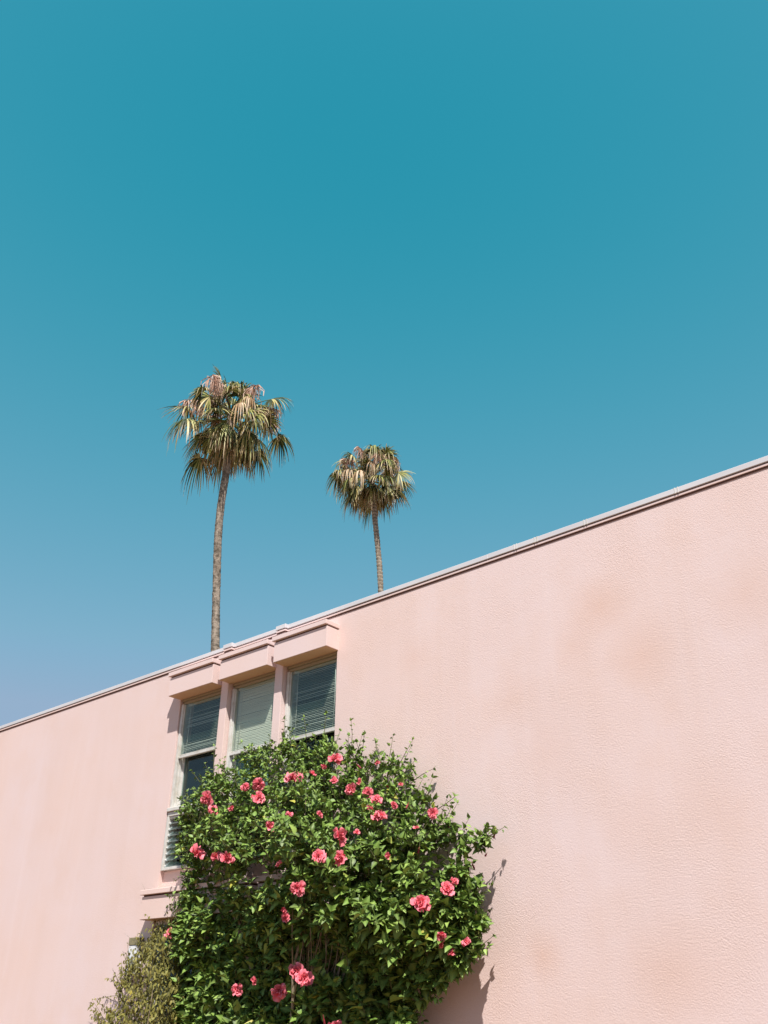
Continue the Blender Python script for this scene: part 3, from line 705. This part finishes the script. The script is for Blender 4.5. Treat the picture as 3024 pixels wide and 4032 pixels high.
# ------------------------------------------------------------------ palms
def palm(name_label, apex_px, dist_, trunk_px, rad_top, rad_base, scale, seed, matb, ring, ndead, sweep=140):
    r = np.random.default_rng(seed)
    d = ray(*apex_px); d = d/np.linalg.norm(d); A = CAM+d*dist_
    hv = np.array([d[0], d[1], 0]); hv /= np.linalg.norm(hv)
    P = [A]
    for p in trunk_px:
        q = ray(*p); P.append(CAM+q*(((A-CAM)@hv)/(q@hv)))
    P = np.array(P)                                 # from the top down
    low = P[-1]; slope = (P[-1]-P[-2])/(P[-1][2]-P[-2][2])
    for z in (low[2]*.66, low[2]*.33, 0.0):
        P = np.vstack([P, [low[0]+slope[0]*(z-low[2])*.5, low[1]+slope[1]*(z-low[2])*.5, z]])
    base = P[-1]
    root = empty("palm_tree", tuple(base)); tag(root, name_label, "palm tree", "tall palms behind the roof")
    # trunk
    order = np.argsort(P[:, 2]); Pz = P[order]; step = ring if ring else .16
    zs = np.arange(0, A[2]+.01, step/4); 
    def cr(z):
        return np.array([np.interp(z, Pz[:, 2], Pz[:, 0]), np.interp(z, Pz[:, 2], Pz[:, 1]), z])
    C_ = np.array([cr(z) for z in zs]); ksm = 41
    for ax in (0, 1):
        pad = np.pad(C_[:, ax], ksm//2, mode='reflect', reflect_type='odd'); C_[:, ax] = np.convolve(pad, np.ones(ksm)/ksm, 'valid')
    v, f, mk_ = [], [], []; n = 16
    ph = r.uniform(0, 6.28, 6); jit = 0
    for i, z in enumerate(zs):
        kf = z/A[2]; rad = rad_base+(rad_top-rad_base)*min(1, kf*1.6)**.8
        if A[2]-z < 2.6*scale: rad *= 1+.10*(1-(A[2]-z)/(2.6*scale))
        fr_ = (i % 4)/4
        if i % 4 == 0: jit = r.normal(0, .02)
        ringm = 1+(.24*(fr_-.35) if ring else .06*(fr_-.3))+jit
        for k in range(n):
            a_ = 2*math.pi*k/n; mk_.append((1.0 if i % 4 == 0 else 0.0)*(1.0 if ring else .35)*r.uniform(.5, 1))
            rr = rad*ringm*(1+(.045*math.sin(3*a_+z*1.7+ph[0])+.03*r.normal() if not ring else .02*r.normal()))
            v.append((C_[i][0]+rr*math.cos(a_), C_[i][1]+rr*math.sin(a_), z+.02*math.sin(a_*2+ph[1])))
    m_ = len(zs); f = [(i*n+k, i*n+(k+1) % n, (i+1)*n+(k+1) % n, (i+1)*n+k) for i in range(m_-1) for k in range(n)]
    f += [tuple(range(n))[::-1], tuple((m_-1)*n+k for k in range(n))]
    obj("trunk", v, f, matb, root, True, mk_)
    # fronds
    G = np.array([0, 0, -1.0]); nf = 58
    def frond(phi, th, Lp, Lb, droop, dry, nm, mt, nseg=30, spread=115):
        mb = MB(); d0 = np.array([math.cos(phi)*math.cos(th), math.sin(phi)*math.cos(th), math.sin(th)])
        ts = np.linspace(0, 1, 7); o0 = A+np.array([0, 0, -1.0*scale*(1-(th+1.4)/2.9)])
        pp = np.array([o0+d0*Lp*t_+G*Lp*.30*max(.15, math.cos(th))*t_*t_ for t_ in ts])
        mb.tube(pp, np.linspace(.028, .014, 7)*scale, 5, [dry*.5]*35)
        d1 = unit(pp[-1]-pp[-2]); sd_ = np.cross(d1, np.array([.02, .01, 1.0]))
        sd_ = unit(sd_) ; nr = np.cross(sd_, d1); tw_ = r.normal(0, .62); sd_, nr = sd_*math.cos(tw_)+nr*math.sin(tw_), nr*math.cos(tw_)-sd_*math.sin(tw_)
        hub = pp[-1]
        for k in range(nseg):
            al = math.radians(-spread+2*spread*k/(nseg-1))+r.normal(0, .03)
            dr = d1*math.cos(al)+sd_*math.sin(al)-nr*.25*(math.sin(al)**2)
            L = Lb*(1-.28*abs(al)/2)*r.uniform(.85, 1.1); wv_ = unit(np.cross(dr, nr)); tws = r.uniform(-.4, .4); wv_ = wv_*math.cos(tws)+nr*math.sin(tws)
            dp = droop*r.uniform(.6, 1.45); vs, mk = [], []
            for tt, ww in ((0, .010), (.2, .034), (.42, .044), (.62, .034), (.82, .022), (1.0, .004)):
                tf = max(0, tt-.30); hang = dp*tf*1.15
                p = hub+dr*L*(tt-.55*dp*tf*tf)+G*L*hang*(.55+tf)
                vs += [p-wv_*ww*scale*.5*1.35, p+wv_*ww*scale*.5*1.35]; e = np.clip(dry+(.95*tt**1.7 if r.uniform() < .6 else .3*tt**3), 0, 1); mk += [e, e]
            mb.add(vs, [(2*i, 2*i+1, 2*i+3, 2*i+2) for i in range(5)], mk)
        mb.build(nm, mt, root, False, True)
    for k in range(nf):
        q = (k+.5)/nf; th = math.radians(78-sweep*q)+r.normal(0, .07); phi = k*2.39996+r.normal(0, .15)
        low_ = max(0, (q-.58)/.42)
        frond(phi, th, float(np.interp(q, [0, .12, .38, .62, .8, 1], [.80, 1.30, 1.80, 1.50, .90, .42]))*scale*r.uniform(.50, 1.20), (1.02-.22*low_)*scale*r.uniform(.80, 1.15), r.uniform(.35, .95)+.25*low_, r.uniform(0, .18)+.25*low_, "frond", M_FROND)
    for k in range(ndead):
        phi = r.uniform(0, 6.28); th = math.radians(r.uniform(0, 42)); frond(phi, th, 1.35*scale*r.uniform(.85, 1.1), .8*scale, 1.3, 1.0, "dead_frond", M_FROND, 16, 80)
    # old flower stalks with hanging dry strands
    for k in range(9):
        phi = k*.7+r.normal(0, .2); th = math.radians(r.uniform(22, 62)); L = 2.15*scale*r.uniform(.85, 1.15); mb = MB()
        d0 = np.array([math.cos(phi)*math.cos(th), math.sin(phi)*math.cos(th), math.sin(th)]); ts = np.linspace(0, 1, 9)
        pp = np.array([A+d0*L*t_+G*L*.42*t_*t_ for t_ in ts]); mb.tube(pp, np.linspace(.03, .008, 9)*scale, 5)
        so = mb.build("flower_stalk", M_STALK, root, True)
        ms = MB()
        for j in range(90):
            tt = r.uniform(.55, 1.0); p0 = np.array([np.interp(tt, ts, pp[:, a_]) for a_ in range(3)]); Ls = r.uniform(.25, .75)*scale; off = r.normal(0, .16, 3)*scale; off[2] = 0
            wv_ = unit(r.normal(0, 1, 3)); wd = r.uniform(.012, .034)*scale; vs = []
            for t2 in (0, .35, .7, 1.0):
                p = p0+off*min(1, t2*1.5)+G*Ls*t2*t2**.3; ww = wd*(1-.6*t2); vs += [p-wv_*ww, p+wv_*ww]
            ms.add(vs, [(2*i, 2*i+1, 2*i+3, 2*i+2) for i in range(3)])
        ms.build("dry_strands", M_THATCH, so)
    return root
palm("taller palm with a straight mottled trunk and a shaggy round crown", (910, 1618), 37.0, [(893, 1860), (872, 1960), (860, 2080), (850, 2370), (849, 2560)], .145, .24, 1.08, 5, M_BARK1, 0, 7)
palm("smaller looking palm with a pale ringed trunk rising behind the roof edge", (1462, 1858), 45.0, [(1477, 2048), (1482, 2103), (1490, 2168), (1497, 2260), (1500, 2340)], .130, .20, 1.0, 21, M_BARK2, .19, 6, 126)
